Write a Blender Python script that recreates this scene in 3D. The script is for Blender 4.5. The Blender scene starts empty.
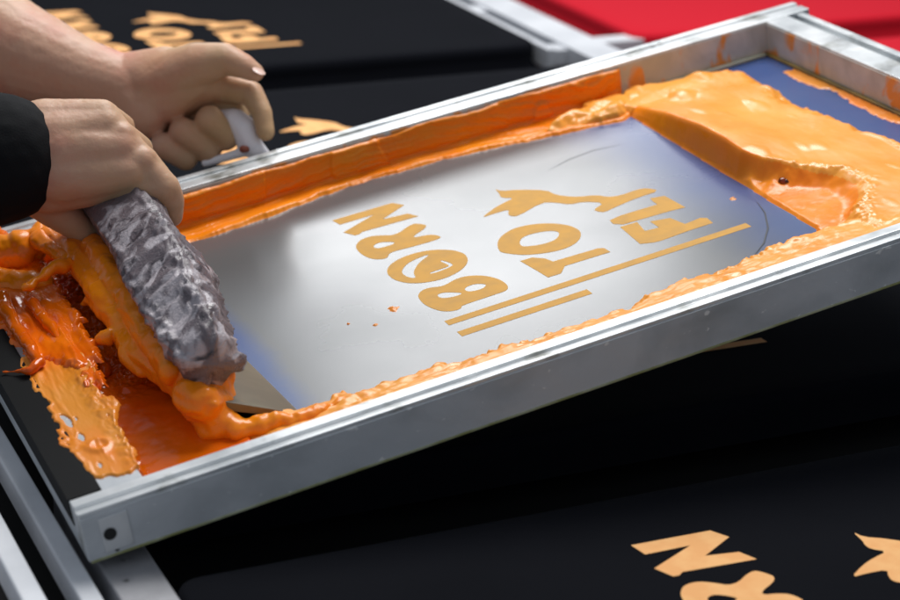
import bpy, bmesh, math, json, random
import numpy as np
from mathutils import Vector, Matrix, noise as mn
random.seed(4)
DATA = json.loads(r'''{"des": {"N": [[[0.00265, 0.04828], [0.0911, 0.04631], [0.10128, 0.02783], [0.0587, 0.00364], [0.09357, -0.00192], [0.10158, -0.02047], [0.02171, -0.01582], [0.01508, -0.02042], [0.00879, -0.01999], [0.0, 0.0], [0.05619, 0.02683], [0.00608, 0.02711]]], "R": [[[-0.00509, -0.05646], [0.0015, -0.04546], [0.01003, -0.03802], [0.0239, -0.03644], [0.03578, -0.04264], [0.05256, -0.05717], [0.08384, -0.03693], [0.09326, -0.04446], [0.09986, -0.05991], [0.06237, -0.07915], [0.0876, -0.08479], [0.09587, -0.0933], [0.09889, -0.108], [0.05212, -0.10555], [0.02427, -0.10133], [0.0151, -0.11746], [0.00092, -0.10925], [-0.00549, -0.09347], [-0.00717, -0.07446]], [[0.014, -0.07085], [0.01956, -0.06434], [0.02926, -0.064], [0.04365, -0.0764], [0.03885, -0.08093], [0.02918, -0.08124], [0.01671, -0.07979]]], "O1": [[[-0.00108, -0.15311], [0.00515, -0.14272], [0.01459, -0.13364], [0.03392, -0.12577], [0.0573, -0.12632], [0.07721, -0.13491], [0.09369, -0.15097], [0.10047, -0.16969], [0.09799, -0.18673], [0.09117, -0.19987], [0.077, -0.2128], [0.05718, -0.22066], [0.03452, -0.21988], [0.01191, -0.2088], [-0.00074, -0.19034], [-0.00431, -0.16898]], [[0.01197, -0.17033], [0.0209, -0.15604], [0.03473, -0.14565], [0.06044, -0.14065], [0.06218, -0.14472], [0.04498, -0.15436], [0.03183, -0.16841], [0.02418, -0.18062], [0.02134, -0.19666], [0.01422, -0.18762]], [[0.04082, -0.19279], [0.06643, -0.19268], [0.07068, -0.19002], [0.06581, -0.17078], [0.06865, -0.16813], [0.07561, -0.18793], [0.0723, -0.19515], [0.0488, -0.19827], [0.04081, -0.19647]]], "B": [[[0.00097, -0.2484], [0.00597, -0.23905], [0.01399, -0.23269], [0.02436, -0.23241], [0.03934, -0.24073], [0.05916, -0.23145], [0.07484, -0.23246], [0.09202, -0.24509], [0.10271, -0.26619], [0.10437, -0.28554], [0.1016, -0.29685], [0.0963, -0.30302], [0.08679, -0.30387], [0.03361, -0.30425], [0.03284, -0.30931], [0.02525, -0.31269], [0.01124, -0.30682], [0.00301, -0.29044], [-0.00123, -0.26978]], [[0.02161, -0.25791], [0.02977, -0.25588], [0.03859, -0.26145], [0.05177, -0.27476], [0.03847, -0.27658], [0.02305, -0.27078]], [[0.05696, -0.26257], [0.07153, -0.25927], [0.08241, -0.26777], [0.08272, -0.27339], [0.07615, -0.27857], [0.06477, -0.27853], [0.0558, -0.27341]]], "bar1": [[[0.0003, -0.34253], [0.42146, -0.34253], [0.42146, -0.32871], [0.0003, -0.32871]]], "bar2": [[[0.00076, -0.37878], [0.17466, -0.37878], [0.17466, -0.36422], [0.00076, -0.36422]]], "O2": [[[0.14488, -0.17537], [0.15277, -0.16248], [0.16381, -0.15212], [0.1841, -0.14284], [0.20655, -0.14678], [0.22907, -0.1603], [0.24472, -0.18211], [0.2487, -0.20239], [0.24567, -0.21638], [0.23599, -0.23101], [0.22245, -0.24074], [0.20268, -0.2443], [0.17954, -0.2385], [0.15577, -0.22455], [0.13905, -0.20072], [0.13976, -0.19042]], [[0.17327, -0.18345], [0.18071, -0.1767], [0.19292, -0.17399], [0.21447, -0.17933], [0.22491, -0.18974], [0.22282, -0.19989], [0.21275, -0.21095], [0.19696, -0.21365], [0.18209, -0.20994], [0.1687, -0.20232], [0.16839, -0.19428]]], "T": [[[0.14665, -0.2382], [0.16317, -0.23907], [0.1747, -0.25266], [0.17857, -0.26719], [0.24003, -0.27056], [0.24709, -0.27471], [0.24778, -0.2905], [0.18431, -0.28874], [0.17053, -0.3045], [0.15273, -0.30398], [0.15106, -0.28264]]], "bird": [[[0.22197, -0.00712], [0.22525, -0.02073], [0.24472, -0.03169], [0.27514, -0.06039], [0.27659, -0.08229], [0.28903, -0.10213], [0.29934, -0.11132], [0.31908, -0.12168], [0.32778, -0.13861], [0.34295, -0.14474], [0.37025, -0.14254], [0.38219, -0.14788], [0.39009, -0.16672], [0.35674, -0.16652], [0.31984, -0.17326], [0.30045, -0.17866], [0.29504, -0.17185], [0.29234, -0.16129], [0.3152, -0.15154], [0.29499, -0.12902], [0.27672, -0.12565], [0.26459, -0.10561], [0.25079, -0.09337], [0.20628, -0.11238], [0.19799, -0.10502], [0.19948, -0.09533], [0.20699, -0.08374], [0.18336, -0.08275], [0.1653, -0.08388], [0.18927, -0.06835], [0.20831, -0.05992], [0.22915, -0.05412], [0.21666, -0.04379], [0.21674, -0.03398], [0.21957, -0.02849]]], "L": [[[0.2931, -0.20544], [0.31152, -0.20156], [0.36536, -0.20326], [0.36567, -0.19115], [0.36786, -0.17956], [0.38655, -0.18574], [0.38849, -0.236], [0.37014, -0.23297], [0.30022, -0.2285], [0.29124, -0.2187]]], "F": [[[0.29337, -0.23257], [0.31773, -0.23371], [0.31197, -0.26466], [0.33096, -0.2673], [0.33131, -0.24357], [0.3564, -0.25136], [0.36168, -0.28014], [0.38569, -0.27705], [0.39249, -0.283], [0.39034, -0.30118], [0.35376, -0.30094], [0.31431, -0.30374], [0.30362, -0.30223], [0.28788, -0.29443]]]}, "O": [0.74084, 2.31022], "cal": {"f": 1979.0896897311147, "u": [0.9019647017940388, -0.2905398108856961, 0.31944685787794946], "v": [-0.41105560961468696, -0.35111885578255575, 0.8412780960647002], "n": [0.1322609637114781, 0.8901135699473708, 0.4361248331311327], "tu": [0.9049018472597927, -0.12350675637911059, 0.40730667555851047], "tv": [-0.4242167118015382, -0.33937336944123053, 0.8395629205380599], "tn": [-0.03453734578836906, 0.9325083362859643, 0.35949321899456954]}, "left": [[[0.14306, 1.96913, 0.31498, 0.0716], [0.2907, 1.82325, 0.22503, 0.05597], [0.39355, 1.72544, 0.16876, 0.04463], [0.44099, 1.68788, 0.15148, 0.03292], [0.47781, 1.66137, 0.14243, 0.02752]], [[0.47467, 1.66606, 0.14423, 0.02666], [0.5114, 1.6506, 0.14975, 0.02932], [0.53746, 1.64519, 0.14995, 0.0214]], [[0.47748, 1.66047, 0.13994, 0.02663], [0.48916, 1.64865, 0.12557, 0.02574]], [[0.48916, 1.64865, 0.12557, 0.02485], [0.4954, 1.64576, 0.11476, 0.0169]], [[0.49323, 1.65241, 0.1334, 0.02844], [0.51238, 1.64555, 0.13907, 0.02666], [0.53605, 1.63795, 0.15371, 0.0213]], [[0.51025, 1.64801, 0.13127, 0.02316], [0.54425, 1.63773, 0.14579, 0.01781]], [[0.49709, 1.6491, 0.14673, 0.0248], [0.53358, 1.63006, 0.16585, 0.02028], [0.55466, 1.6158, 0.17314, 0.0145], [0.56835, 1.60479, 0.16848, 0.01141], [0.57717, 1.59838, 0.16353, 0.00834]], [[0.53846, 1.64831, 0.14724, 0.01966], [0.56396, 1.62707, 0.14324, 0.01336], [0.5777, 1.61029, 0.14185, 0.01135], [0.58234, 1.59466, 0.1273, 0.00901], [0.5824, 1.58584, 0.11232, 0.00812]], [[0.53715, 1.65896, 0.13725, 0.01799], [0.57292, 1.63147, 0.11916, 0.01168], [0.55398, 1.60981, 0.10274, 0.01155], [0.54, 1.61205, 0.11995, 0.01325]], [[0.5236, 1.66102, 0.12672, 0.01799], [0.55343, 1.6356, 0.10114, 0.0126], [0.53796, 1.61237, 0.09058, 0.01066], [0.5175, 1.6198, 0.10978, 0.01238]], [[0.50971, 1.66182, 0.11841, 0.01618], [0.52919, 1.64232, 0.08937, 0.0108], [0.5194, 1.61826, 0.08328, 0.00977], [0.50083, 1.62588, 0.09675, 0.01107]]], "right": [[[0.08936, 1.59309, 0.10856, 0.04709], [0.23735, 1.50882, 0.13506, 0.03874], [0.33474, 1.45718, 0.15263, 0.03541]], [[0.33521, 1.45849, 0.15622, 0.03387], [0.35472, 1.45607, 0.17267, 0.02309], [0.39556, 1.4406, 0.1828, 0.01308]], [[0.33521, 1.45849, 0.15622, 0.03079], [0.35449, 1.4478, 0.16143, 0.02305], [0.40573, 1.42515, 0.16939, 0.01267]], [[0.33445, 1.4564, 0.15047, 0.03233], [0.35259, 1.44258, 0.1471, 0.02458], [0.41832, 1.41299, 0.15246, 0.01267]], [[0.33379, 1.45457, 0.14545, 0.03233], [0.35315, 1.44118, 0.13055, 0.02158], [0.39667, 1.42169, 0.13436, 0.01541], [0.43177, 1.40371, 0.13212, 0.01272]], [[0.33433, 1.45466, 0.1574, 0.03224], [0.36259, 1.44234, 0.1662, 0.02453], [0.39618, 1.43512, 0.17627, 0.01537]], [[0.33386, 1.45336, 0.15382, 0.03224], [0.36098, 1.43732, 0.15822, 0.02603], [0.40372, 1.42168, 0.16178, 0.01534]], [[0.33339, 1.45205, 0.15024, 0.03224], [0.35956, 1.43401, 0.14333, 0.02607], [0.40754, 1.41469, 0.14421, 0.0169]], [[0.38542, 1.44013, 0.16467, 0.02158], [0.41687, 1.41437, 0.14013, 0.01541]], [[0.39936, 1.43759, 0.18009, 0.01155], [0.40833, 1.42621, 0.16645, 0.01154], [0.42007, 1.41368, 0.15048, 0.01154], [0.43158, 1.40305, 0.13315, 0.01232]], [[0.36641, 1.45871, 0.15314, 0.03107], [0.40156, 1.44224, 0.15448, 0.02175], [0.42376, 1.42411, 0.13731, 0.01709]], [[0.39556, 1.4406, 0.1828, 0.01308], [0.41658, 1.45964, 0.16766, 0.0102], [0.42293, 1.46724, 0.13695, 0.00874]], [[0.40573, 1.42515, 0.16939, 0.01267], [0.42669, 1.44593, 0.15263, 0.01019], [0.43009, 1.45915, 0.12616, 0.00874]], [[0.41832, 1.41299, 0.15246, 0.01267], [0.43618, 1.43065, 0.13326, 0.01018], [0.43946, 1.44266, 0.10939, 0.00872]], [[0.43177, 1.40371, 0.13212, 0.0131], [0.44082, 1.41019, 0.11857, 0.00972], [0.4417, 1.41112, 0.10504, 0.00781]], [[0.34894, 1.45722, 0.11874, 0.01869], [0.36704, 1.45031, 0.10085, 0.01409], [0.37932, 1.44406, 0.08905, 0.0102], [0.39701, 1.44787, 0.07904, 0.00871]]], "cuff": [[[0.08936, 1.59309, 0.10856, 0.05808], [0.23754, 1.50934, 0.1365, 0.05268], [0.27688, 1.4746, 0.14444, 0.0575], [0.318, 1.4514, 0.15355, 0.04964]]], "nail": [[0.57734, 1.5886, 0.1673]], "DA": 1.75667, "handle": [[0.46273, 2.43746, 0.065, 0.03951], [0.46109, 2.34763, 0.06, 0.03966], [0.45873, 2.23356, 0.055, 0.04188], [0.45276, 2.10751, 0.05, 0.0436], [0.44052, 1.98595, 0.045, 0.03602], [0.4342, 1.91817, 0.04, 0.03072], [0.43221, 1.88269, 0.036, 0.02598]], "ink_sq": [[[0.37347, 2.38471, 0.03, 0.01159], [0.38377, 2.32124, 0.03, 0.01515], [0.38645, 2.21321, 0.02, 0.01585], [0.3877, 2.10846, 0.01, 0.01766], [0.39399, 2.02029, 0.0, 0.01828], [0.40927, 1.95981, -0.01, 0.02019], [0.42455, 1.89632, -0.02, 0.02639]], [[0.40852, 2.30163, 0.035, 0.01257], [0.40587, 2.15725, 0.03, 0.01555], [0.40022, 2.02368, 0.025, 0.0171], [0.40884, 1.94976, 0.015, 0.02001], [0.42739, 1.91438, 0.0, 0.02427], [0.43507, 1.90804, -0.01, 0.02429]], [[0.42986, 1.90647, -0.01, 0.02425], [0.44793, 1.91252, 0.0, 0.01437], [0.46132, 1.92084, 0.012, 0.00554]], [[0.40762, 1.89771, -0.002, 0.02187], [0.41257, 1.87727, -0.002, 0.02171]], [[0.42465, 1.89362, -0.015, 0.02743], [0.42014, 1.87481, -0.03, 0.02074]], [[0.39494, 1.93183, 0.02, 0.01101], [0.40777, 1.96297, 0.03, 0.00668], [0.41298, 1.97338, 0.034, 0.0028]], [[0.42373, 1.88562, -0.03, 0.02194], [0.44077, 1.85616, -0.035, 0.01524], [0.50577, 1.84387, -0.04, 0.00876], [0.56458, 1.85904, -0.045, 0.00778]], [[0.37883, 2.05081, 0.0, 0.01038], [0.38093, 2.01163, -0.01, 0.00683]], [[0.37537, 2.19912, 0.01, 0.00728], [0.36567, 2.21857, 0.0, 0.00428]], [[0.36834, 2.09194, 0.01, 0.007], [0.35626, 2.10025, 0.0, 0.00468]]], "ink_ul": [[[0.22795, 2.47537, 0.005, 0.0314], [0.29147, 2.4235, 0.01, 0.0285], [0.33358, 2.4001, 0.014, 0.02454], [0.36139, 2.3991, 0.02, 0.01553]], [[0.36029, 2.39611, 0.03, 0.01032], [0.36967, 2.40885, 0.034, 0.00648]], [[0.35929, 2.38112, 0.03, 0.01027], [0.36928, 2.326, 0.03, 0.01136], [0.37734, 2.29641, 0.03, 0.01001]], [[0.36973, 2.27351, 0.034, 0.00867], [0.3375, 2.2553, 0.036, 0.00858], [0.30791, 2.23906, 0.034, 0.00486]], [[0.26027, 2.38699, -0.005, 0.03068], [0.3023, 2.34642, -0.01, 0.02538], [0.33532, 2.31131, -0.0, 0.01508]]], "ink_low": [[[0.31063, 2.25269, 0.01, 0.00736], [0.31405, 2.14475, 0.005, 0.00591], [0.32063, 2.05749, -0.0, 0.00459]], [[0.27826, 2.2744, 0.012, 0.00984], [0.27892, 2.16112, 0.01, 0.00591], [0.28057, 2.07992, 0.008, 0.00459], [0.2651, 2.06667, 0.006, 0.00342], [0.24078, 2.0905, 0.004, 0.00229]], [[0.34557, 2.24913, 0.0, 0.00616], [0.34898, 2.14417, -0.02, 0.00596], [0.35064, 2.08141, -0.03, 0.00584]]], "pool_front": [[1.23365, 2.40843], [1.21801, 1.90983]], "pool_back": [[1.18715, 2.54104], [1.25322, 2.56866], [1.29274, 2.48353], [1.33721, 2.48585], [1.38654, 2.46621], [1.43761, 2.4214], [1.44281, 2.34788], [1.42972, 2.26279], [1.42941, 2.17558], [1.43726, 2.10433], [1.44806, 2.05155], [1.43977, 1.93338]], "near_edge": [[0.34198, 1.88233], [0.43894, 1.87735], [0.47772, 1.89681], [0.52051, 1.88889], [0.55439, 1.88237], [0.57252, 1.89114], [0.57824, 1.88092], [0.66571, 1.88239], [0.76697, 1.88092], [0.8994, 1.88244], [1.04261, 1.8934], [1.13366, 1.90311], [1.21637, 1.90739], [1.33771, 1.89961]], "far_edge": [[0.46277, 2.42889], [0.56016, 2.4229], [0.63251, 2.42322], [0.72601, 2.43691], [0.80842, 2.45433], [0.88444, 2.4515], [0.96166, 2.44864], [1.03509, 2.43531], [1.1219, 2.41502], [1.21127, 2.39802], [1.25234, 2.41196]], "far_top": [[0.75743, 2.49597], [1.22606, 2.47545], [1.06318, 2.4788]], "arc": [[1.20801, 2.02692], [1.19728, 1.99125], [1.17564, 1.95057], [1.14818, 1.91682], [1.11898, 1.89353]], "hole": [[1.25639, 2.04292]], "spots": [[0.70432, 2.05287], [0.66968, 2.0272], [0.64405, 2.05141], [1.18976, 2.0557], [1.18404, 2.07349]], "railmess": [[0.26256, 2.58967], [0.25474, 2.23793], [0.27259, 2.18059], [0.26713, 2.09088], [0.2891, 2.09784], [0.31278, 2.03671], [0.32115, 1.95512], [0.33581, 1.96626], [0.34664, 2.08282], [0.3519, 2.2439], [0.3528, 2.38278], [0.33673, 2.54633]], "railink": [[0.26398, 2.11786], [0.25931, 2.02901], [0.25985, 1.934], [0.26163, 1.85464], [0.2653, 1.79526], [0.27596, 1.78728], [0.29036, 1.78131], [0.3056, 1.78196], [0.31855, 1.78195], [0.32403, 1.84545], [0.32508, 1.89186], [0.32553, 1.93778], [0.33051, 2.05873], [0.31598, 2.13271], [0.29573, 2.13946]], "tab": [[[0.54819, 1.63097, 0.11221, 0.01074], [0.56312, 1.61437, 0.1154, 0.01246], [0.56933, 1.60544, 0.10992, 0.01289], [0.57255, 1.59616, 0.09746, 0.01065]], [[0.57481, 1.59722, 0.09694, 0.00711], [0.5623, 1.59637, 0.09191, 0.00443], [0.53313, 1.60653, 0.08257, 0.00355]], [[0.57481, 1.59722, 0.09694, 0.00889], [0.58383, 1.5884, 0.09212, 0.00355]]], "tabscrew": [0.56128, 1.58553, 0.09881]}''')
K = 0.62                      # metres per drawing unit
H = 0.052                     # rail height (units)
U0, V0 = 0.232, 1.732         # outer near corner of the screen frame
U1, V1 = 1.586, 2.532
DT = 0.98
sc = bpy.context.scene
col = sc.collection
cal = DATA['cal']
tu, tv, tn = (Vector(cal[k]) for k in ('tu', 'tv', 'tn'))
fu, fv, fn_ = (Vector(cal[k]) for k in ('u', 'v', 'n'))
def to_world(P):              # survey axes -> world metres (table top is z = 0)
    return Vector((P.dot(tu), P.dot(tv), DT - P.dot(tn))) * K
def dir_world(P): return Vector((P.dot(tu), P.dot(tv), -P.dot(tn)))
ax, ay, az = dir_world(fu), dir_world(fv), dir_world(-fn_)
org = to_world(fu*U0 + fv*V0 + fn_*1.0)
FM = Matrix(((ax.x, ay.x, az.x, org.x), (ax.y, ay.y, az.y, org.y), (ax.z, ay.z, az.z, org.z), (0, 0, 0, 1)))
def L(u, v, z): return Vector(((u-U0)*K, (v-V0)*K, z*K))   # frame-local metres
def TW(u, v, z=0.0): return Vector((u*K, v*K, z*K))        # table coordinates -> world metres

# ---------------------------------------------------------------- helpers
def tag(o, label=None, cat=None, group=None, kind=None):
    for k, x in (('label', label), ('category', cat), ('group', group), ('kind', kind)):
        if x: o[k] = x
    return o
def link(name, me, mat=None, parent=None, smooth=False):
    o = bpy.data.objects.new(name, me); col.objects.link(o)
    if mat: me.materials.clear(); me.materials.append(mat)
    if smooth:
        for p in me.polygons: p.use_smooth = True
    if parent: o.parent = parent
    return o
def empty(name, M=None):
    o = bpy.data.objects.new(name, None); col.objects.link(o); o.empty_display_size = .05
    if M is not None: o.matrix_world = M
    return o
def pydata(vs, fs, name='m'):
    me = bpy.data.meshes.new(name); me.from_pydata([tuple(v) for v in vs], [], fs); me.update(); return me
def bake(o):                  # apply modifiers without operators
    dg = bpy.context.evaluated_depsgraph_get()
    me = bpy.data.meshes.new_from_object(o.evaluated_get(dg)); return me
def bevel_mesh(me, w, seg=2):
    o = bpy.data.objects.new('tmp', me); col.objects.link(o)
    b = o.modifiers.new('b', 'BEVEL'); b.width = w; b.segments = seg; b.limit_method = 'ANGLE'
    bpy.context.view_layer.update()
    r = bake(o); bpy.data.objects.remove(o); return r
def box_mesh(a, b):
    x0, y0, z0 = a; x1, y1, z1 = b
    vs = [(x0,y0,z0),(x1,y0,z0),(x1,y1,z0),(x0,y1,z0),(x0,y0,z1),(x1,y0,z1),(x1,y1,z1),(x0,y1,z1)]
    return pydata(vs, [(0,3,2,1),(4,5,6,7),(0,1,5,4),(1,2,6,5),(2,3,7,6),(3,0,4,7)])
def profile_mesh(prof, along, a, b):
    """closed (s,z) profile swept from a to b; along='x': s is y, along='y': s is x"""
    n = len(prof); vs = []
    for t in (a, b):
        for s, z in prof:
            vs.append((t, s, z) if along == 'x' else (s, t, z))
    fs = [tuple(range(n)), tuple(reversed(range(n, 2*n)))]
    for i in range(n):
        j = (i+1) % n; fs.append((i, i+n, j+n, j))
    me = pydata(vs, fs); bm = bmesh.new(); bm.from_mesh(me); bmesh.ops.recalc_face_normals(bm, faces=bm.faces); bm.to_mesh(me); bm.free()
    return me
def capsules(chains, voxel, smooth=6, factor=.5, disp=None, name='blob'):
    """union of tapered capsules, fused by voxel remesh"""
    bm = bmesh.new()
    ico = bmesh.new(); bmesh.ops.create_icosphere(ico, subdivisions=3, radius=1); dirs = [v.co.copy() for v in ico.verts]; ico.free()
    for ch in chains:
        for (p, r), (q, s) in zip(ch[:-1], ch[1:]):
            vs = [bm.verts.new(p + d*r) for d in dirs] + [bm.verts.new(q + d*s) for d in dirs]
            res = bmesh.ops.convex_hull(bm, input=vs)
            dead = [e for e in set(res['geom_interior']) | set(res['geom_unused']) if isinstance(e, bmesh.types.BMVert)]
            bmesh.ops.delete(bm, geom=dead, context='VERTS')
    me = bpy.data.meshes.new(name); bm.to_mesh(me); bm.free()
    o = bpy.data.objects.new('tmp', me); col.objects.link(o)
    m = o.modifiers.new('r', 'REMESH'); m.mode = 'VOXEL'; m.voxel_size = voxel; m.use_smooth_shade = True
    m = o.modifiers.new('s', 'SMOOTH'); m.factor = factor; m.iterations = smooth
    bpy.context.view_layer.update()
    r = bake(o); bpy.data.objects.remove(o)
    if disp:
        nv = len(r.vertices); co = np.empty(nv*3); no = np.empty(nv*3)
        r.vertices.foreach_get('co', co); r.vertices.foreach_get('normal', no)
        co = co.reshape(-1, 3); no = no.reshape(-1, 3)
        d = np.array([disp(Vector(c), Vector(n)) for c, n in zip(co, no)])
        co += no*d[:, None]; r.vertices.foreach_set('co', co.ravel()); r.update()
    for p in r.polygons: p.use_smooth = True
    return r
def fr(p, s, o=4, h=.6): return mn.fractal(Vector(p)*s, h, 2.0, o)
def ridge(p, s): return 1-abs(mn.noise(Vector(p)*s))*2
def heightfield(fn, u0, u1, v0, v1, du, base=-H, dv=None):
    """ink lying on the mesh: fn(u,v) -> thickness (units); only positive parts kept"""
    dv = dv or du
    nu = int((u1-u0)/du)+1; nv = int((v1-v0)/dv)+1
    Z = [[fn(u0+i*du, v0+j*dv) for j in range(nv)] for i in range(nu)]
    keep = {}; vs = []; fs = []
    def vid(i, j):
        k = (i, j)
        if k not in keep:
            keep[k] = len(vs); vs.append(L(u0+i*du, v0+j*dv, base+max(Z[i][j], -.0008)))
        return keep[k]
    for i in range(nu-1):
        for j in range(nv-1):
            if max(Z[i][j], Z[i+1][j], Z[i][j+1], Z[i+1][j+1]) > 0:
                fs.append((vid(i,j), vid(i+1,j), vid(i+1,j+1), vid(i,j+1)))
    return pydata(vs, fs)
def ink_obj(name, me, mat, label, cat='wet ink', parent=None):
    o = link(name, me, mat, parent, smooth=True)
    if parent is None:
        o.matrix_world = FM; tag(o, label, cat)
    elif label: tag(o, label)
    return o
def sstep(a, b, x):
    if a == b: return float(x > a)
    t = min(1, max(0, (x-a)/(b-a))); return t*t*(3-2*t)
def interp(pts, x):           # pts sorted by first value
    if x <= pts[0][0]: return pts[0][1]
    for (a, b), (c, d) in zip(pts[:-1], pts[1:]):
        if x <= c: return b+(d-b)*(x-a)/(c-a)
    return pts[-1][1]
def sd_poly(px, py, P):
    ins = False; d = 9
    n = len(P)
    for i in range(n):
        ax_, ay_ = P[i]; bx, by = P[(i+1) % n]
        ex, ey = bx-ax_, by-ay_; wx, wy = px-ax_, py-ay_
        t = max(0, min(1, (wx*ex+wy*ey)/(ex*ex+ey*ey+1e-12)))
        d = min(d, math.hypot(wx-t*ex, wy-t*ey))
        if (ay_ > py) != (by > py) and px < (bx-ax_)*(py-ay_)/(by-ay_)+ax_: ins = not ins
    return d if ins else -d

# ---------------------------------------------------------------- materials
def mat(name, base, rough=.5, metal=0, c2=None, nscale=30, lo=.4, hi=.6, bump=0, bscale=200, bdist=.001, rvar=0, coat=0, sss=0, sssc=None,
        spec=.5, det=6, stretch=None, sheen=0, c3=None, n3=60, lo3=.55, hi3=.62, aniso_coord='Object', nrough=None, distort=0, spatter=None):
    m = bpy.data.materials.new(name); m.use_nodes = True
    N = m.node_tree.nodes; Lk = m.node_tree.links; b = N['Principled BSDF']
    b.inputs['Base Color'].default_value = (*base, 1); b.inputs['Roughness'].default_value = rough
    b.inputs['Metallic'].default_value = metal; b.inputs['Specular IOR Level'].default_value = spec
    b.inputs['Coat Weight'].default_value = coat; b.inputs['Coat Roughness'].default_value = .08
    if sheen: b.inputs['Sheen Weight'].default_value = sheen
    if sss:
        b.inputs['Subsurface Weight'].default_value = sss; b.inputs['Subsurface Radius'].default_value = sssc or (1, .4, .2)
        b.inputs['Subsurface Scale'].default_value = .008
    tc = N.new('ShaderNodeTexCoord'); src = tc.outputs[aniso_coord]
    if stretch:
        mp = N.new('ShaderNodeMapping'); mp.inputs['Scale'].default_value = stretch; Lk.new(src, mp.inputs[0]); src = mp.outputs[0]
    def noise(scale, detail=det):
        n = N.new('ShaderNodeTexNoise'); n.inputs['Scale'].default_value = scale; n.inputs['Detail'].default_value = detail
        n.inputs['Distortion'].default_value = distort
        Lk.new(src, n.inputs['Vector']); return n.outputs['Fac']
    def ramp(fac, a, b_):
        r = N.new('ShaderNodeMapRange'); r.inputs['From Min'].default_value = a; r.inputs['From Max'].default_value = b_
        Lk.new(fac, r.inputs['Value']); return r.outputs['Result']
    last = None
    if c2:
        f = ramp(noise(nscale), lo, hi)
        mx = N.new('ShaderNodeMix'); mx.data_type = 'RGBA'; Lk.new(f, mx.inputs[0])
        mx.inputs[6].default_value = (*base, 1); mx.inputs[7].default_value = (*c2, 1); last = mx.outputs[2]
    if c3:
        f = ramp(noise(n3), lo3, hi3)
        mx = N.new('ShaderNodeMix'); mx.data_type = 'RGBA'; Lk.new(f, mx.inputs[0])
        if last: Lk.new(last, mx.inputs[6])
        else: mx.inputs[6].default_value = (*base, 1)
        mx.inputs[7].default_value = (*c3, 1); last = mx.outputs[2]
    if last: Lk.new(last, b.inputs['Base Color'])
    if rvar:
        r = N.new('ShaderNodeMapRange'); r.inputs['From Min'].default_value = .3; r.inputs['From Max'].default_value = .7
        r.inputs['To Min'].default_value = max(.03, rough-rvar); r.inputs['To Max'].default_value = min(1, rough+rvar)
        Lk.new(noise(nrough or nscale*1.7), r.inputs['Value']); Lk.new(r.outputs['Result'], b.inputs['Roughness'])
    if bump:
        bp = N.new('ShaderNodeBump'); bp.inputs['Strength'].default_value = bump; bp.inputs['Distance'].default_value = bdist
        Lk.new(noise(bscale, 5), bp.inputs['Height']); Lk.new(bp.outputs['Normal'], b.inputs['Normal'])
    return m
M = {}
M['alu'] = mat('brushed_aluminium', (.80,.82,.83), .36, .45, c2=(.50,.53,.55), nscale=14, lo=.35, hi=.7, bump=.25, bscale=90, bdist=.0006, rvar=.12,
               c3=(.20,.20,.17), n3=26, lo3=.56, hi3=.72)
M['alu_dull'] = mat('scuffed_aluminium', (.56,.59,.62), .42, .15, c2=(.33,.36,.38), nscale=15, lo=.48, hi=.80, bump=.4, bscale=110, bdist=.0008, rvar=.12,
               c3=(.80,.82,.82), n3=110, lo3=.66, hi3=.70, stretch=(.8,1,1.2), distort=.3)
M['rail_wall'] = mat('grimy_aluminium_wall', (.64,.63,.60), .5, .1, c2=(.50,.50,.47), nscale=22, lo=.4, hi=.65, bump=.3, bscale=100,
               c3=(.82,.32,.06), n3=19, lo3=.52, hi3=.57, distort=1)
M['tape'] = mat('black_tape', (.005,.0055,.006), .7, spec=.15, bump=.2, bscale=80)
M['table_metal'] = mat('table_metal', (.76,.78,.82), .42, .1, c2=(.64,.66,.70), nscale=12, rvar=.08, bump=.15, bscale=60)
M['beam_metal'] = mat('stained_beam', (.34,.34,.36), .5, .2, c2=(.22,.22,.235), nscale=20, lo=.4, hi=.65, rvar=.1, bump=.4, bscale=90, c3=(.04,.04,.04), n3=40, lo3=.64, hi3=.7)
M['dark'] = mat('dark_tabletop', (.006,.0065,.007), .7)
M['floor'] = mat('dark_floor', (.03,.03,.032), .7, c2=(.04,.04,.042), nscale=5)
M['shirt'] = mat('black_cotton', (.0030,.0036,.0062), .95, spec=.10, bump=.35, bscale=900, bdist=.0005, c2=(.0036,.0042,.0070), nscale=9)
M['red'] = mat('red_cotton', (.60,.007,.022), .9, spec=.2, bump=.35, bscale=900, bdist=.0005)
M['print'] = mat('peach_orange_print', (.97,.52,.20), .7, c2=(.92,.45,.16), nscale=60, bump=.3, bscale=700, bdist=.0004, spec=.3)
M['wet_print'] = mat('stencil_ink', (.66,.35,.07), .6, c2=(.56,.31,.08), nscale=70, lo=.35, hi=.7, spec=.15)
M['ink'] = mat('orange_ink', (.94,.235,.005), .30, c2=(.95,.29,.007), nscale=25, lo=.35, hi=.7, bump=.3, bscale=80, bdist=.001, coat=0, spec=.4, rvar=.1)
M['ink_pool'] = mat('pale_orange_ink', (.93,.39,.045), .36, c2=(.93,.33,.022), nscale=18, lo=.35, hi=.65, bump=.3, bscale=60, bdist=.0012, coat=.1, spec=.5, rvar=.12)  # lighter, yellower orange than the main ink
M['ink_mess'] = mat('glossy_orange_ink', (.90,.19,.003), .20, c2=(.80,.12,.002), nscale=20, lo=.35, hi=.65, bump=.25, bscale=60, bdist=.001, spec=.5)
M['ink_deep'] = mat('deep_orange_ink', (.80,.15,.003), .15, c2=(.66,.085,.002), nscale=14, lo=.35, hi=.65, bump=.2, bscale=45, bdist=.001, coat=0, spec=.4)
M['ink_dry'] = mat('scraped_tan_ink', (.80,.29,.030), .36, c2=(.90,.24,.010), nscale=30, lo=.4, hi=.62, bump=.6, bscale=120, bdist=.001, coat=.1, rvar=.1, stretch=(1,.35,1))
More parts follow.
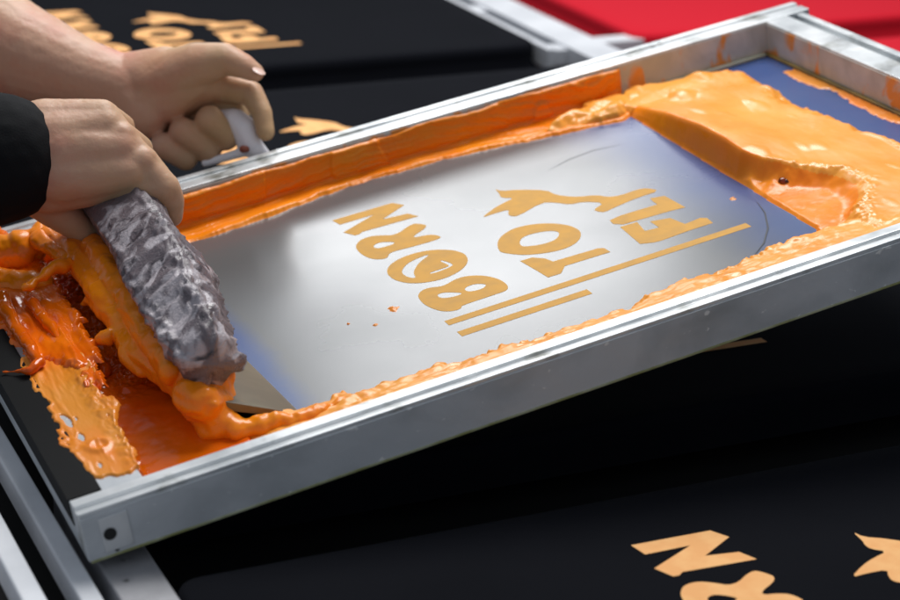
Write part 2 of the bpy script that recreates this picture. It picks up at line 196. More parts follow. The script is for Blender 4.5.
M['caked'] = mat('caked_grey_ink', (.140,.115,.130), .42, c2=(.44,.40,.43), nscale=24, lo=.52, hi=.60, bump=.8, bscale=210, bdist=.0012, rvar=.18,
                 c3=(.035,.03,.04), n3=48, lo3=.56, hi3=.70, distort=1.6, spec=.7)
M['blade'] = mat('olive_blade', (.17,.145,.085), .35, c2=(.12,.10,.06), nscale=20, coat=.15, bump=.1, bscale=60, c3=(.65,.3,.08), n3=240, lo3=.70, hi3=.76)
M['skin'] = mat('skin', (.60,.355,.245), .46, c2=(.56,.22,.15), nscale=17, lo=.46, hi=.72, bump=.6, bscale=260, bdist=.0006, sss=.18, sssc=(1,.35,.18), spec=.4, rvar=.06,
                c3=(.52,.34,.18), n3=7, lo3=.42, hi3=.62)
M['nail'] = mat('nail', (.74,.50,.42), .25, coat=.3)
M['sleeve'] = mat('black_sleeve', (.004,.0045,.006), .85, spec=.2, bump=.4, bscale=600, bdist=.0006)
M['clip'] = mat('milky_plastic', (.86,.85,.90), .35, coat=.1, sss=.2, sssc=(.6,.6,.7))
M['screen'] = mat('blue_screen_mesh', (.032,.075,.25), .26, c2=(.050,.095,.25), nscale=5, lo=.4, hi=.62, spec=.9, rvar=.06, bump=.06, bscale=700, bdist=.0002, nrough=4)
def grey_zone(m):             # mixes grey into the middle of the mesh, fading to the blue emulsion
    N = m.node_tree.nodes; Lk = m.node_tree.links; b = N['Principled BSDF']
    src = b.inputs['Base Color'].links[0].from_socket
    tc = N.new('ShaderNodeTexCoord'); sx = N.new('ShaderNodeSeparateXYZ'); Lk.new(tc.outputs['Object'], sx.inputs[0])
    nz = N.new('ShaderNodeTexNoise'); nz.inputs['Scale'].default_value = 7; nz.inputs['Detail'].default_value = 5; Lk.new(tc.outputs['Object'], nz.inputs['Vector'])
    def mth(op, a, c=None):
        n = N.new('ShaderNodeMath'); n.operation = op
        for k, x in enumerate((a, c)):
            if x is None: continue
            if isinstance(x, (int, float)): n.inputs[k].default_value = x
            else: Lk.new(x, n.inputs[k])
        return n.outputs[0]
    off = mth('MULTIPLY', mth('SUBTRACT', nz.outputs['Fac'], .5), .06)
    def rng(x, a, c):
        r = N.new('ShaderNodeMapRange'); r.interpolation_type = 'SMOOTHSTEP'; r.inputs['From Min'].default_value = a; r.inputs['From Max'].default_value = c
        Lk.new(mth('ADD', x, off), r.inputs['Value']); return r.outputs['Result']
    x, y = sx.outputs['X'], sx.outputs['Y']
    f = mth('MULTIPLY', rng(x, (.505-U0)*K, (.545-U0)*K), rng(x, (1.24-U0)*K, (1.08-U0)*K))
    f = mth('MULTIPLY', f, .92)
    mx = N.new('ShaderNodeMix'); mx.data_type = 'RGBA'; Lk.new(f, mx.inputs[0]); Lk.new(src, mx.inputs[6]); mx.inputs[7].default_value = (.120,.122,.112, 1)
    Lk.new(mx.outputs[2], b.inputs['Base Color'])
grey_zone(M['screen'])
M['smear'] = mat('dark_smear', (.03,.035,.05), .3)
M['hole'] = mat('bolt_hole', (.01,.01,.01), .8)
M['greenish'] = mat('green_edge_residue', (.25,.26,.10), .5, c2=(.4,.42,.28), nscale=40)

# ---------------------------------------------------------------- world, lights, camera
w = bpy.data.worlds.new('World'); sc.world = w; w.use_nodes = True
w.node_tree.nodes['Background'].inputs[0].default_value = (.80,.88,1,1); w.node_tree.nodes['Background'].inputs[1].default_value = .33
def area(name, loc, target, sx, sy, power, colr):
    l = bpy.data.lights.new(name, 'AREA'); l.shape = 'RECTANGLE'; l.size = sx; l.size_y = sy; l.energy = power; l.color = colr
    o = bpy.data.objects.new(name, l); col.objects.link(o); o.location = loc
    o.rotation_euler = (Vector(target)-Vector(loc)).to_track_quat('-Z', 'Y').to_euler()
    return o
C = TW(.85, 2.1)
area('ceiling_softbox', C+Vector((.65, .75, 1.75)), C+Vector((0,-.1,0)), 1.1, .9, 40, (1,.985,.96))
area('far_sheen_light', (1.68, 4.5, 1.92), (.7, 1.3, .05), 1.0, .85, 18, (.98,.99,1))  # added area light, placed where the screen mesh reflects it as a pale sheen

cd = bpy.data.cameras.new('Camera'); cam = bpy.data.objects.new('Camera', cd); col.objects.link(cam); sc.camera = cam
cx, cy, cz = (Vector((tu[i], tv[i], -tn[i])) for i in range(3))
cam.matrix_world = Matrix(((cx.x, -cy.x, -cz.x, 0), (cx.y, -cy.y, -cz.y, 0), (cx.z, -cy.z, -cz.z, DT*K), (0, 0, 0, 1)))
cd.sensor_width = 36; cd.lens = cal['f']/900*36; cd.clip_start = .01; cd.clip_end = 100
cd.dof.use_dof = True; cd.dof.focus_distance = 1.46; cd.dof.aperture_fstop = 6.6
sc.render.engine = 'CYCLES'
sc.view_settings.view_transform = 'Standard'; sc.view_settings.look = 'None'; sc.view_settings.exposure = 0; sc.view_settings.gamma = 1

# ---------------------------------------------------------------- setting: floor and printing table
def plane(name, x0, x1, y0, y1, z, m, kind='structure'):
    o = link(name, pydata([(x0,y0,z),(x1,y0,z),(x1,y1,z),(x0,y1,z)], [(0,1,2,3)]), m)
    if kind: o['kind'] = kind
    return o
plane('floor', -6, 8, -4, 10, -.85, M['floor'])
tb = empty('printing_table', Matrix.Translation(TW(1.2, 2.6, -.12)))
tag(tb, 'long metal printing table with rails carrying the shirt platens', 'table')
def tpart(name, u0, u1, v0, v1, z0, z1, m, bev=.0015):
    a, b = TW(u0, v0, z0)-TW(1.2, 2.6, -.12), TW(u1, v1, z1)-TW(1.2, 2.6, -.12)
    return link(name, bevel_mesh(box_mesh(a, b), bev), m, tb)
tpart('tabletop', -.6, 3.9, .3, 5.6, -.16, -.10, M['dark'])
tpart('rail', .425, .447, .6, 5.2, -.035, -.002, M['table_metal'])
tpart('rail', .372, .396, .6, 5.2, -.035, -.002, M['table_metal'])
tpart('rail', .300, .345, .6, 5.2, -.06, -.012, M['table_metal'])
tpart('beam', .462, .517, .6, 1.93, -.05, -.004, M['beam_metal'])
tpart('rail', 1.975, 2.065, .6, 5.2, -.05, -.004, M['table_metal'])
tpart('rail', 1.925, 1.943, 3.545, 5.2, -.05, -.006, M['table_metal'])
tpart('crossbar', 1.9425, 1.9755, 3.55, 3.60, -.045, -.010, M['table_metal'])
tpart('crossbar', 2.0645, 2.30, 3.58, 3.63, -.045, -.010, M['table_metal'])
tpart('crossbar', 1.9425, 1.9755, 3.93, 3.98, -.045, -.010, M['table_metal'])

# ---------------------------------------------------------------- lettering
def outline_mesh(polys_list, fn, thick):
    """flat filled shapes (with holes) from design outlines, mapped by fn(x, y) -> Vector"""
    cu = bpy.data.curves.new('c', 'CURVE'); cu.dimensions = '2D'; cu.fill_mode = 'BOTH'; cu.extrude = thick/2
    for loop in polys_list:
        s = cu.splines.new('POLY'); s.points.add(len(loop)-1)
        for p, q in zip(s.points, loop):
            v = fn(*q); p.co = (v[0], v[1], 0, 1)
        s.use_cyclic_u = True
    o = bpy.data.objects.new('c', cu); col.objects.link(o); bpy.context.view_layer.update()
    me = bake(o); bpy.data.objects.remove(o); return me
def smooth_loop(P, it=2):     # corner-cutting for rounded letters
    for _ in range(it):
        Q = []
        for i in range(len(P)):
            a, b = P[i], P[(i+1) % len(P)]
            Q += [[a[0]*.75+b[0]*.25, a[1]*.75+b[1]*.25], [a[0]*.25+b[0]*.75, a[1]*.25+b[1]*.75]]
        P = Q
    return P
DES = DATA['des']
def design_loops():
    out = []
    for k, loops in DES.items():
        for l in loops:
            out.append(smooth_loop(l, 2) if k in ('O1', 'O2', 'B', 'R') else (smooth_loop(l, 1) if k == 'bird' else l))
    return out
LOOPS = design_loops()
# ---------------------------------------------------------------- shirts on platens
def rr(x0, x1, y0, y1, r, n=8):
    out = []
    for cx_, cy_, a in ((x1-r, y1-r, 0), (x0+r, y1-r, 90), (x0+r, y0+r, 180), (x1-r, y0+r, 270)):
        for i in range(n+1):
            t = math.radians(a+90*i/n); out.append((cx_+r*math.cos(t), cy_+r*math.sin(t)))
    return out
def shirt(u0, u1, v0, v1, m, label, group, seed):
    c = TW((u0+u1)/2, (v0+v1)/2)
    root = empty('platen_with_shirt', Matrix.Translation((c.x, c.y, -.03)))
    root.name = 't_shirt'
    a, b = (u1-u0)/2*K, (v1-v0)/2*K
    cr = .014 if seed == 1 else .028
    ring = rr(-a, a, -b, b, cr)
    ed = .016; n = len(ring)
    vs = []; fs = []
    levels = [(0, .030-.0)] 
    prof = [(1.0, 0.0, .030), (1.0, .0035, .0285), (1.0, .0055, .0245), (1.0, .0062, .018), (1.0, .005, .004), (1.0, -.012, -.004)]
    # outer rings (edge roll), the top is a grid of shrinking rings
    rings = []
    for k in range(12, 0, -1):
        s = k/12
        rings.append([(x*s, y*s, .030+.0003*mn.noise(Vector((x*s*9+seed, y*s*9, 0)))) for x, y in ring])
    vs = [(0, 0, .030)]
    allr = list(reversed(rings))
    for _, off, z in prof[1:]:
        rg = []
        for x, y in ring:
            l = math.hypot(x, y); nx = max(-1, min(1, (abs(x)-(a-cr))/cr)) if abs(x) > a-cr else 0
            ny = max(-1, min(1, (abs(y)-(b-cr))/cr)) if abs(y) > b-cr else 0
            q = math.hypot(nx, ny) or 1
            rg.append((x+math.copysign(nx/q*off, x), y+math.copysign(ny/q*off, y), z+.001*mn.noise(Vector((x*20+seed, y*20, z*30)))))
        allr.append(rg)
    for rg in allr: vs += rg
    for i in range(n): fs.append((0, 1+i, 1+(i+1) % n))
    for k in range(len(allr)-1):
        for i in range(n):
            p, q = 1+k*n+i, 1+k*n+(i+1) % n
            fs.append((p, p+n, q+n, q))
    link('fabric', pydata(vs, fs), m, root, True)
    link('platen', bevel_mesh(box_mesh((-a+.006, -b+.006, -.006), (a-.006, b-.006, .026)), .003), M['dark'], root)
    tag(root, label, 't-shirt', group)
    return root, c
BG = 'black t-shirts stretched over the platens'
def printed(root, c, du, dv):
    me = outline_mesh(LOOPS, lambda x, y: TW(du+x*1.088, dv+y*1.088)-Vector((c.x, c.y, 0)), 0)
    o = link('print', me, M['print'], root); o.location.z = .0304
    o['label'] = 'peach orange print reading BORN TO FLY with a bird and two bars'
s1 = shirt(.525, 1.925, 1.03, 1.675, M['shirt'], 'nearest black t-shirt, below the screen frame at the lower right, its N and bird uncovered', BG, 1)
printed(*s1, .9823, 1.522)
s2 = shirt(.535, 1.925, 1.865, 2.525, M['shirt'], 'black t-shirt directly under the screen frame, showing only the tip of one printed bar', BG, 2)
printed(*s2, .9823, 2.376)
s3 = shirt(.535, 1.925, 2.715, 3.394, M['shirt'], 'black t-shirt just behind the screen frame, its printed bird beside the raised fingertip', BG, 3)
printed(*s3, .991, 3.219)
s4 = shirt(.535, 1.915, 3.578, 4.30, M['shirt'], 'farthest black t-shirt at the top left, blurred print above the raised hand', BG, 4)
printed(*s4, .985, 4.088)
RG = 'red t-shirts on the far row of platens'
shirt(2.165, 3.5, 3.578, 4.32, M['red'], 'far red t-shirt at the top edge above the frame corner', RG, 5)
shirt(2.165, 3.5, 2.715, 3.394, M['red'], 'nearer red t-shirt at the right edge, behind the right end of the frame', RG, 6)

# ---------------------------------------------------------------- screen frame
F = empty('screen_printing_frame', FM)
tag(F, 'aluminium screen printing frame with blue mesh, lifted at its right end over the black shirts', 'screen frame')
def lz(u): return (u-U0)*K
def lv(v): return (v-V0)*K
hb = -(H+.004)*K
def rail(prof, along, a, b, m):
    return link('rail', bevel_mesh(profile_mesh(prof, along, a, b), .0006, 2), m, F)
def pf(pts): return [(s*K, z*K) for s, z in pts]
# near long rail: lip, gutter and inner flange
near = rail(pf([(0,-.056),(0,0),(.0045,0),(.0055,-.0035),(.0165,-.0035),(.0175,.0005),(.033,.0005),(.033,-.056)]), 'x', 0, lz(U1), M['alu'])
wf = V1-V0
far = rail(pf([(wf,-.056),(wf,.001),(wf-.012,.001),(wf-.013,-.003),(wf-.022,-.003),(wf-.023,.0005),(wf-.045,.0005),(wf-.045,-.056)]), 'x', 0, lz(U1+.012), M['alu'])
ur = U1-U0
right = rail(pf([(ur,-.052),(ur,-.002),(ur-.012,-.002),(ur-.013,-.014),(ur-.027,-.014),(ur-.028,-.0005),(ur-.066,-.0005),(ur-.066,-.055)]), 'y', .0333*K, (wf-.0455)*K, M['alu'])
left = rail(pf([(0,-.055),(0,-.0008),(.078,-.0008),(.078,-.055)]), 'y', .0333*K, (wf-.0455)*K, M['alu_dull'])
tp = link('tape', box_mesh((-.0006, .0345*K, -.0300*K), (.0345*K, (wf-.047)*K, .0006)), M['tape'], F)
# dull outer skin of the near rail, grimy inner walls
sk = link('side_skin', bevel_mesh(box_mesh((.0005, -.0012, hb+.0004), (lz(U1)-.0005, -.0001, -.0045*K)), .0004), M['alu_dull'], near)
bead = link('bottom_bead', bevel_mesh(box_mesh((.001, -.0017, hb-.0008), (lz(U1)-.001, .004, hb+.0012)), .0006), M['greenish'], near)
wl = link('inner_wall', box_mesh((lz(.33), (wf-.0466)*K, -H*K), (lz(1.52), (wf-.0452)*K, -.003*K)), M['rail_wall'], far)
wl2 = link('inner_wall', box_mesh(((ur-.0675)*K, .034*K, -H*K), ((ur-.0657)*K, (wf-.047)*K, -.004*K)), M['rail_wall'], right)
bead2 = link('glue_bead', bevel_mesh(box_mesh(((ur-.0745)*K, .034*K, -H*K), ((ur-.0677)*K, (wf-.048)*K, (-H+.004)*K)), .001), mat('dark_glue', (.13,.10,.03), .4, c2=(.3,.2,.04), nscale=25), right)
bead3 = link('glue_bead', bevel_mesh(box_mesh((lz(1.25), (wf-.056)*K, -H*K), (lz(1.511), (wf-.0468)*K, (-H+.005)*K)), .001), mat('pale_glue', (.55,.56,.47), .4, c2=(.42,.43,.3), nscale=30), far)
# corner plate with its screw hole
cp = link('corner_plate', bevel_mesh(box_mesh((.011, -.0022, -.050*K), (.030, -.0013, -.010*K)), .0005), M['alu'], near)
def disc(r, y, cxx, czz, m, name, parent, n=20, depth=.0006):
    vs = []; fs = []
    for yy in (y, y+depth):
        for i in range(n):
            t = 2*math.pi*i/n; vs.append((cxx+r*math.cos(t), yy, czz+r*math.sin(t)))
    fs = [tuple(range(n)), tuple(range(2*n-1, n-1, -1))]+[(i, i+n, (i+1) % n+n, (i+1) % n) for i in range(n)]
    return link(name, pydata(vs, fs), m, parent)
disc(.0042, -.0027, .0165, -.030*K, M['hole'], 'screw_hole', cp)
disc(.0014, -.0018, .0185, -.0505*K, M['hole'], 'rivet', near)
disc(.0012, -.0018, lz(1.395), -.026*K, M['hole'], 'rivet', near)
# the blue mesh with the stencil artwork
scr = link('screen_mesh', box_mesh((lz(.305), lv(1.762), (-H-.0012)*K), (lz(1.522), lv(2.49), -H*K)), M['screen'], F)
ou, ov = DATA['O']
so = link('stencil_artwork', outline_mesh(LOOPS, lambda x, y: L(ou+x, ov+y, 0), 0), M['wet_print'], scr)
so.location.z = -H*K+.00012
so['label'] = 'orange stencil artwork reading BORN TO FLY with a bird and two bars'
def arc_strip(pts, wdt, z=-H*K+.0004):
    vs = []; fs = []
    for i, (x, y) in enumerate(pts):
        a = pts[max(0, i-1)]; b = pts[min(len(pts)-1, i+1)]
        d = Vector((b[0]-a[0], b[1]-a[1])).normalized(); q = wdt*math.sin(math.pi*(i+.3)/(len(pts)-.4))
        for s in (-1, 1):
            p = L(x-d.y*q*s, y+d.x*q*s, 0); vs.append((p.x, p.y, z))
    fs = [(2*i, 2*i+1, 2*i+3, 2*i+2) for i in range(len(pts)-1)]
    return pydata(vs, fs)
link('smudge', arc_strip([tuple(p) for p in DATA['arc']], .0013), M['smear'], scr)
link('smudge', arc_strip([(1.05,2.31),(1.09,2.325),(1.13,2.33),(1.17,2.322)], .0008), M['smear'], scr)
# milky plastic lifting tab gripped by the raised hand
def Wd(c): return [(Vector(p[:3]), p[3]) for p in c]
Fi = FM.inverted()
def cap_local(chains): return [[(Fi@p, r) for p, r in Wd(c)] for c in chains]
tab = capsules(cap_local(DATA['tab']), .0014, 5)
link('lifting_tab', tab, M['clip'], F, True)
link('tab_screw', capsules([[(Fi@Vector(DATA['tabscrew'][:3]), .0035), (Fi@Vector(DATA['tabscrew'][:3])+Vector((.003,0,-.001)), .003)]], .001, 2), mat('rusty_screw', (.25,.06,.03), .5), F, True)

# ---------------------------------------------------------------- ink
NE = [tuple(p) for p in DATA['near_edge']]; FE = [tuple(p) for p in DATA['far_edge']]
def n3(u, v, s, o=4): return mn.fractal(Vector((u*s, v*s, 1.7)), .6, 2.0, o)
def f_near(u, v):
    e = interp(NE, u)-.014*sstep(.56, .7, u)+.011*n3(u, v, 26)
    d = e-v                      # distance inside the ragged edge
    if d < -.01: return -.01
    wdt = e-1.765
    t = max(0, min(1, d/wdt))
    lump = .0030*n3(u*.45, v, 34, 3)+.0022*max(0, n3(u*.6, v*1.2, 50, 2))
    lo = interp([(.34,.6),(.6,.75),(1.0,.86),(1.3,1)], u)
    h = .012*sstep(0, .014, d)*lo + .030*t**1.5*lo + lump*sstep(0, .01, d)
    return h if d > 0 else d
inkn = ink_obj('ink_ridge', heightfield(f_near, .345, 1.53, 1.7655, 1.925, .0019), M['ink_pool'], 'ragged ridge of orange ink piled along the near rail inside the frame')
def f_far_mesh(u, s):            # swept skin: s<SM on the mesh, then up the wall
    return 0
def far_ink():
    vin = 2.4845; nu = 560; u0, u1 = .33, 1.262
    vs = []; fs = []; ns = 60
    for i in range(nu):
        u = u0+(u1-u0)*i/(nu-1)
        e = interp(FE, u)+.004*n3(u, .3, 30)
        endf = sstep(1.262, 1.252, u)
        top = .0462+.0035*n3(u, 5, 14, 2)+.0008*n3(u, 9, 70, 2)
        if u < .36: endf = 1
        wid = vin-e
        for j in range(ns):
            t = j/(ns-1)
            L1, L2 = wid, top
            s = t*(L1+L2)
            edge = sstep(0, .006, s)*sstep(L1+L2, L1+L2-.0015, s)*(.25+.75*endf)
            grain = .0009*n3(u*.3, s*1.6, 60, 3)+.0018*n3(u*.10, s*2.6, 40, 3)+.0024*n3(u*1.2, s*1.5, 14, 2)
            # long dragged ridges
            rdg = .0030*max(0, mn.noise(Vector((u*3, s*52, 3))))
            patch = (.0034*sstep(.0, .06, n3(u*1.1, s*.7, 9, 2))*sstep(L1-.004, L1+.004, s))
            th = (.0038+grain+rdg+patch)*edge
            r_ = .010
            if s < L1-r_: p = (u, e+s, -H+th)
            elif s < L1+r_:
                a = (s-(L1-r_))/(2*r_)*math.pi/2
                p = (u, vin-r_+math.sin(a)*(r_-th), -H+r_-math.cos(a)*(r_-th))
            else: p = (u, vin-th-.0012, -H+(s-L1))
            if j == 0: p = (u, p[1], -H-.0004)
            vs.append(L(*p))
    for i in range(nu-1):
        for j in range(ns-1):
            a = i*ns+j; fs.append((a, a+ns, a+ns+1, a+1))
    return pydata(vs, fs)
ink_obj('ink_smear', far_ink(), M['ink'], 'thick orange ink dragged along the inner wall of the far rail')

PB = sorted([(p[1], p[0]) for p in DATA['pool_back'] if p[1] < 2.49])
def f_pool(u, v):
    uf = interp([(1.909,1.218),(2.408,1.2335)], v)+.0012*n3(.3, v, 14, 2)
    t = u-uf
    s = (2.408-v)/.499
    ub = interp(PB, v)+.010*n3(u, v, 18)
    if v > 2.408:
        uf = 1.2335-(v-2.408)*.9; t = u-uf+.01*n3(u, v, 20)
        ub = interp(PB, v)-sstep(2.42, 2.47, v)*.06+.015*n3(u, v, 25)
    if v < 1.909:
        t = u-1.218-(1.909-v)*.0+.006*n3(u, v, 40)
    d = min(t, ub-u)
    d = min(d, 2.472+.008*n3(u, v, 30)-v)
    if d < -.006: return -.01
    Hc = interp([(-.12,.010),(0,.008),(.06,.014),(.2,.027),(.38,.038),(.52,.040),(.60,.037),(.68,.028),(.78,.020),(.90,.016),(1.2,.014)], s)
    te = interp([(0,0),(.60,0),(.68,.010),(.74,.030),(.82,.058),(.90,.066),(.96,.050),(1.02,.022),(1.1,0)], s+.012*n3(u, v, 25, 2))
    w_ = .015+.030*sstep(.60, .80, s)
    rise = sstep(te, te+w_, t+.004*n3(u, v, 45, 2)*sstep(.6, .7, s))
    back = .016+.005*n3(u, v, 7, 2)
    k = sstep(.02, .14, t)
    h = (Hc*(1-k)+back*k)*rise+.0035*sstep(0, .004, t)
    # a fold hanging over the gap at the end of the scraped edge
    h += .010*math.exp(-((t-.030)/.016)**2-((s-.72)/.035)**2)+.006*math.exp(-((t-.010)/.008)**2-((s-.655)/.02)**2)
    fleck = max(0, mn.noise(Vector((u*34, v*17, 5)))-.28)
    h += (.0026*n3(u, v*.5, 15, 2)+.008*fleck+.0003*n3(u, v*.5, 80, 2))*sstep(.012, .04, t-te)
    h += .0012*n3(u*.6, v, 40, 3)*(1-sstep(.0, .02, t-te))
    crust = math.exp(-((t-te-w_)/.012)**2)*sstep(.62, .75, s)
    h += crust*(.004*abs(n3(u, v, 60, 3))+.001)
    hx, hy = DATA['hole'][0]
    hd = math.hypot(u-hx, v-hy)
    h += .0015*n3(u, v, 60, 3)*math.exp(-(hd/.03)**2)-.004*math.exp(-(hd/.007)**2)
    fall = sstep(0, .030, ub-u)
    h = h*(.25+.75*fall)*sstep(0, .004, d)+(.0004 if d > 0 else 0)
    return h if d > 0 else -.001
pm = heightfield(f_pool, 1.17, 1.52, 1.768, 2.482, .0019)
po = ink_obj('ink_pool', pm, M['ink_pool'], 'broad heap of light orange ink at the right end, scraped into a curling front edge')
pm.materials.append(M['ink'])
for f in pm.polygons:        # scraped face gets its shade as deeper orange; thin floor ink is more saturated
    c = f.center; u = c.x/K+U0; v = c.y/K+V0; s_ = (2.408-v)/.499
    if not 0 < s_ < 1.03: continue
    uf = interp([(1.909,1.218),(2.408,1.2335)], v)
    te = interp([(0,0),(.60,0),(.68,.010),(.74,.030),(.82,.058),(.90,.066),(.96,.050),(1.02,.022),(1.1,0)], s_)
    if u-uf < te+.0165+.012*sstep(.6, .8, s_): f.material_index = 1
clot = capsules([[(L(DATA['hole'][0][0], DATA['hole'][0][1], -H+.009), .0036), (L(DATA['hole'][0][0]+.006, DATA['hole'][0][1]-.006, -H+.009), .0026)]], .0008, 3, disp=lambda p, n: .0016*fr(p, 160, 3))
ink_obj('ink_clot', clot, mat('dark_clot', (.060,.008,.003), .2, c2=(.3,.05,.01), nscale=150), 'small dark brown clot in the scooped corner of the ink heap', 'dried ink')

def f_lumps(u, v):
    P = [(1.10,2.43),(1.16,2.415),(1.215,2.402),(1.262,2.42),(1.30,2.45),(1.28,2.474),(1.2,2.472),(1.13,2.466)]
    d = sd_poly(u, v, P)+.007*n3(u, v, 22, 3)
    if d <= 0: return -.004
    return (.012*sstep(0, .02, d)+.013*abs(n3(u*.8, v*1.2, 20, 2))+.002*abs(n3(u, v, 60, 2)))*sstep(0, .004, d)
ink_obj('ink_clump', heightfield(f_lumps, 1.09, 1.32, 2.39, 2.48, .0016), M['ink_pool'], 'lumpy clot of orange ink by the far rail where the scraped edge begins')
# thin scraped film along the foot of the right rail
def f_film(u, v):
    e = 1.497+.012*n3(u, v, 14)-.03*sstep(2.2, 2.45, v)*0
    d = min(u-e, 2.40+.02*n3(u, v, 20)-v)
    return .0012+.0008*n3(u, v, 90) if d > 0 else -.002
ink_obj('ink_film', heightfield(f_film, 1.475, 1.5115, 1.77, 2.44, .0022), M['ink_dry'], 'thin tan film of scraped ink along the foot of the right rail')
# left end: deep puddle
def f_puddle(u, v):
    P = [(.305,1.80),(.32,1.762),(.44,1.762),(.455,1.85),(.445,1.89),(.44,2.0),(.44,2.2),(.43,2.40),(.305,2.42)]
    d = sd_poly(u, v, P)+.004*n3(u, v, 40)
    if d <= 0: return -.002
    rim = 0.020*math.exp(-((u-.311)/.010)**2)*(1+1.2*n3(u, v, 40))
    wav = .0012*n3(u, v, 12)+sstep(1.98, 2.1, v)*(.008*abs(n3(u, v, 26))+.004*n3(u, v, 90, 3))
    return .015*sstep(0, .01, d)+rim+wav
ink_obj('ink_puddle', heightfield(f_puddle, .311, .46, 1.767, 2.43, .0018), M['ink_deep'], 'deep red orange puddle of ink at the left end in front of the squeegee')
RI = [tuple(p) for p in DATA['railink']]
def f_rail(u, v):
    q = (u*1.0, v*.30)
    d = sd_poly(u, v, RI)+.010*n3(q[0], q[1], 40, 3)+.004*n3(u, v, 30, 3)
    if d <= 0: return -.002
    thin = n3(u*2.2, v*.5, 14, 3)
    bare = sstep(-.18, -.24, thin)*sstep(.006, .014, d)*sstep(2.02, 1.95, v)
    if bare > .5: return -.002
    h = .0010*sstep(0, .003, d)+.0022*max(0, n3(u*2.6, v*.4, 26, 3))+.0014*math.exp(-((d-.003)/.003)**2)
    right = sstep(.296, .312, u)
    h += right*(.004*abs(n3(u, v*.7, 40, 3))+.001)
    hole = math.hypot(u-.289, (v-1.856)*.8)
    return h+.0030*math.exp(-((hole-.010)/.004)**2)
ink_obj('ink_scraping', heightfield(f_rail, .25, .345, 1.775, 2.36, .0013, base=-.0005), M['ink_dry'], 'tan orange ink scraped over the top of the left rail')
RM = [tuple(p) for p in DATA['railmess']]
def f_mess(u, v):
    d = sd_poly(u, v, RM)+.012*n3(u, v, 26)
    if d <= 0: return -.002
    return .004*sstep(0, .006, d)+.007*abs(n3(u*1.5, v*.35, 20, 3))+.0015*max(0, n3(u*2, v*.6, 60, 3))
ink_obj('ink_crust', heightfield(f_mess, .25, .40, 1.98, 2.56, .0018, base=-.0005), M['ink_mess'], 'glossy red orange ink lying over the far end of the left rail')
# small spots on the mesh
for i, ((u, v), lab) in enumerate(zip(DATA['spots'][:4], ('largest orange spot left of the word BORN', 'tiny spot beside the larger drop near the letter B', 'faint speck nearest the squeegee blade', 'small peach spot at the right beyond the letter F'))):
    r = (.008, .004, .0025, .006)[i]
    me = heightfield(lambda x, y: (.0022*(1-math.hypot((x-u)*1.2, (y-v)*1.1)/r)+.0012*n3(x, y, 160)), u-.012, u+.012, v-.012, v+.012, .0008)
    o = ink_obj('ink_spot', me, M['ink_dry'], lab, 'ink spot'); o['group'] = 'ink spots on the mesh'

def caps_units(chains): return [[(L(*p[:3]), p[3]*K) for p in c] for c in chains]
def ink_disp(p, n):
    q = Vector((p.x, p.y*.38, p.z))
    return .0036*fr(q, 40, 3)+.0012*(1-abs(mn.noise(q*60))*2)+.0012*max(0, fr(p, 120, 2)-.1)
# ---------------------------------------------------------------- squeegee
S = empty('squeegee', FM)
tag(S, 'wooden squeegee caked in grey ink with an olive blade, held in the sleeved hand', 'squeegee')
hd = DATA['handle']
def handle_mesh():
    """loft along the handle: flat left side, rounded crown, lumpy dried ink"""
    pts = [(Vector(L(*p[:3])), p[3]*K) for p in hd]
    # resample
    N_, Mr = 150, 110; vs = []; fs = []
    cum = [0]
    for a, b in zip(pts[:-1], pts[1:]): cum.append(cum[-1]+(b[0]-a[0]).length)
    tot = cum[-1]
    side = Vector((.78, 0, .62)).normalized()   # leans away from the blade
    for i in range(N_):
        s = tot*i/(N_-1)
        for k in range(len(cum)-1):
            if s <= cum[k+1] or k == len(cum)-2: break
        t = (s-cum[k])/(cum[k+1]-cum[k]); t2 = t
        c = pts[k][0].lerp(pts[k+1][0], t2); r = pts[k][1]*(1-t2)+pts[k+1][1]*t2
        end = min(1, math.sqrt(max(0, 1-((s-(tot-.010))/.010)**2)) if s > tot-.010 else 1)
        end = max(end, .02)
        up = Vector((-.42, 0, .9)).normalized(); wd = Vector((.9, 0, .42))
        for j in range(Mr):
            a = 2*math.pi*j/Mr; cs, sn = math.cos(a), math.sin(a)
            e = .30
            x = math.copysign(abs(cs)**e, cs)*r*.94*end; z = math.copysign(abs(sn)**e, sn)*r*1.12*end
            p = c+wd*x+up*z
            nrm = (wd*cs+up*sn)
            q = Vector((p.x, p.y*.45, p.z))
            q2 = Vector((p.x*60, p.y*9, p.z*60)); crown = sstep(.2, .9, nrm.dot(Vector((.75,0,.66))))
            d = .0022*mn.fractal(q2, .6, 2.0, 3)+.0008*mn.noise(p*200)+.0020*mn.noise(Vector((p.x*22, p.y*9, p.z*22)))+crown*(.0030*fr(p, 34, 4)+.0010*ridge(p, 60)+.0012*fr(p, 130, 3))
            knob = sstep(.45, .9, s/tot)
            d += knob*(.0036*fr(p, 95, 3)+.0020*ridge(p, 130))
            vs.append(p+nrm*d*min(1, end*2))
    for i in range(N_-1):
        for j in range(Mr):
            a = i*Mr+j; b = i*Mr+(j+1) % Mr
            fs.append((a, b, b+Mr, a+Mr))
    fs.append(tuple(range(Mr-1, -1, -1))); fs.append(tuple((N_-1)*Mr+j for j in range(Mr)))
    return pydata(vs, fs)
link('handle', handle_mesh(), M['caked'], S, True)
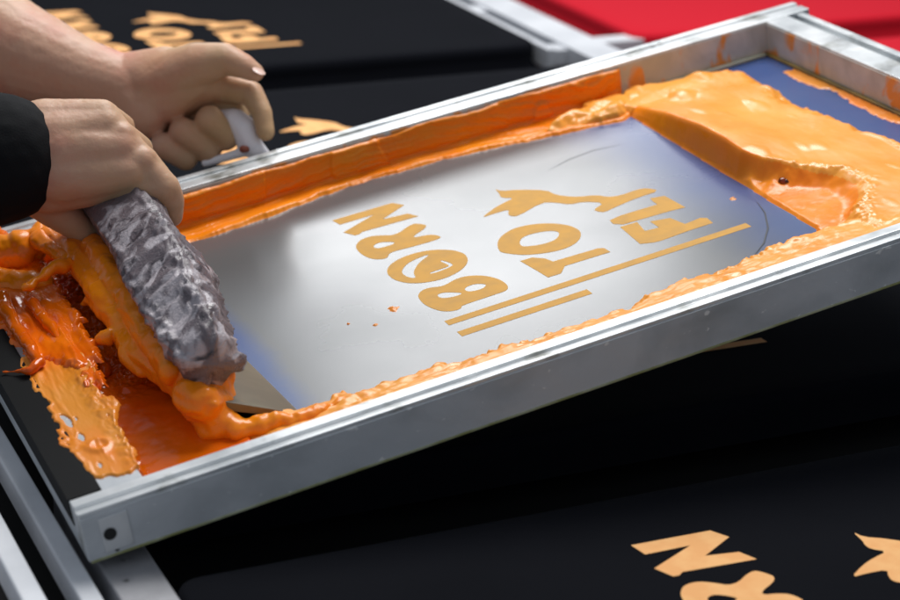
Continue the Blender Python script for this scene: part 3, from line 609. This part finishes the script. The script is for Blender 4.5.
# blade: a leaning slab whose lower edge rides on the mesh
def blade():
    vs = []; fs = []
    v0, v1 = 1.872, 2.46
    for v in (v0, v1):
        ub = interp([(1.872,.517),(2.1,.4995),(2.46,.49)], v)
        for u, z in ((ub, -H+.0015), (ub-.0015, -H+.0035), (ub-.105, -H+.060), (ub-.112, -H+.050), (ub-.010, -H+.0012)):
            vs.append(L(u, v, z))
    n = 5
    fs = [(0,1,2,3,4), (9,8,7,6,5)]+[(i, i+n, (i+1) % n+n, (i+1) % n) for i in range(n)]
    me = pydata(vs, fs); bm = bmesh.new(); bm.from_mesh(me); bmesh.ops.recalc_face_normals(bm, faces=bm.faces); bm.to_mesh(me); bm.free()
    return bevel_mesh(me, .0004)
bl = link('blade', blade(), M['blade'], S)
# a bead of ink on the working edge
def edge_bead():
    ch = []
    pts = [(interp([(1.872,.517),(2.1,.4995),(2.46,.49)], v)-.001, v, -H+.002, .0010+.0010*abs(mn.noise(Vector((v*60, 0, 0))))) for v in [1.875+.012*i for i in range(38)]]
    return capsules(caps_units([pts]), .0007, 2)
link('ink_bead', edge_bead(), mat('bead_ink', (.62,.40,.20), .4), bl, True)
me = capsules(caps_units(DATA['ink_sq']), .0013, 4, disp=ink_disp)
ink_obj('ink_lump', me, M['ink'], 'thick bright orange ink hanging down the left side of the squeegee handle')
me = capsules(caps_units(DATA['ink_ul']), .0014, 4, disp=ink_disp)
ink_obj('ink_fold', me, M['ink'], 'folded orange ink below the black cuff at the left edge')
me = capsules(caps_units(DATA['ink_low']), .0014, 3, disp=ink_disp)
ink_obj('ink_string', me, M['ink_deep'], 'red orange strings of glossy ink at the left edge above the puddle')

# ---------------------------------------------------------------- person
P_ = empty('person', Matrix.Translation(Vector(DATA['left'][0][1][:3])))
tag(P_, 'person reaching in from the left, one hand lifting the frame, the other on the squeegee', 'person')
o0 = P_.matrix_world.translation.copy()
def sh(ch): return [[(p-o0, r) for p, r in Wd(c)] for c in ch]
def skin_disp(p, n):
    q = Vector((p.x, p.y*2, p.z))
    return .0006*mn.noise(p*26)+.00030*mn.noise(q*90)-.00015*max(0, ridge(Vector((p.x*1.6, p.y*.7, p.z*1.6)), 75)-.72)/.28
body = capsules(sh(DATA['left']+DATA['right']), .0017, 7, .55, disp=skin_disp)
link('body', body, M['skin'], P_, True)
cuffm = capsules(sh(DATA['cuff']), .002, 8, disp=lambda p, n: .0016*mn.noise(p*24)+.0006*mn.noise(p*80))
link('sleeve', cuffm, M['sleeve'], P_, True)
# thumb nail
NL = DATA['nail'][0]
nc = Vector(NL)-o0
bm = bmesh.new(); bmesh.ops.create_uvsphere(bm, u_segments=24, v_segments=14, radius=1)
d1 = (Vector(DATA['left'][6][4][:3])-Vector(DATA['left'][6][3][:3])).normalized()
cdir = (cam.matrix_world.translation-Vector(NL)).normalized()
upn = (Vector((0,0,1))*.75+cdir*.45+Vector((.5,0,0))).normalized(); sd = d1.cross(upn).normalized(); upn = sd.cross(d1)
for v in bm.verts:
    c = v.co.copy(); v.co = nc+d1*c.x*.0062+sd*c.y*.0052+upn*c.z*.0007
me = bpy.data.meshes.new('nail'); bm.to_mesh(me); bm.free()
link('nail', me, M['nail'], P_, True)
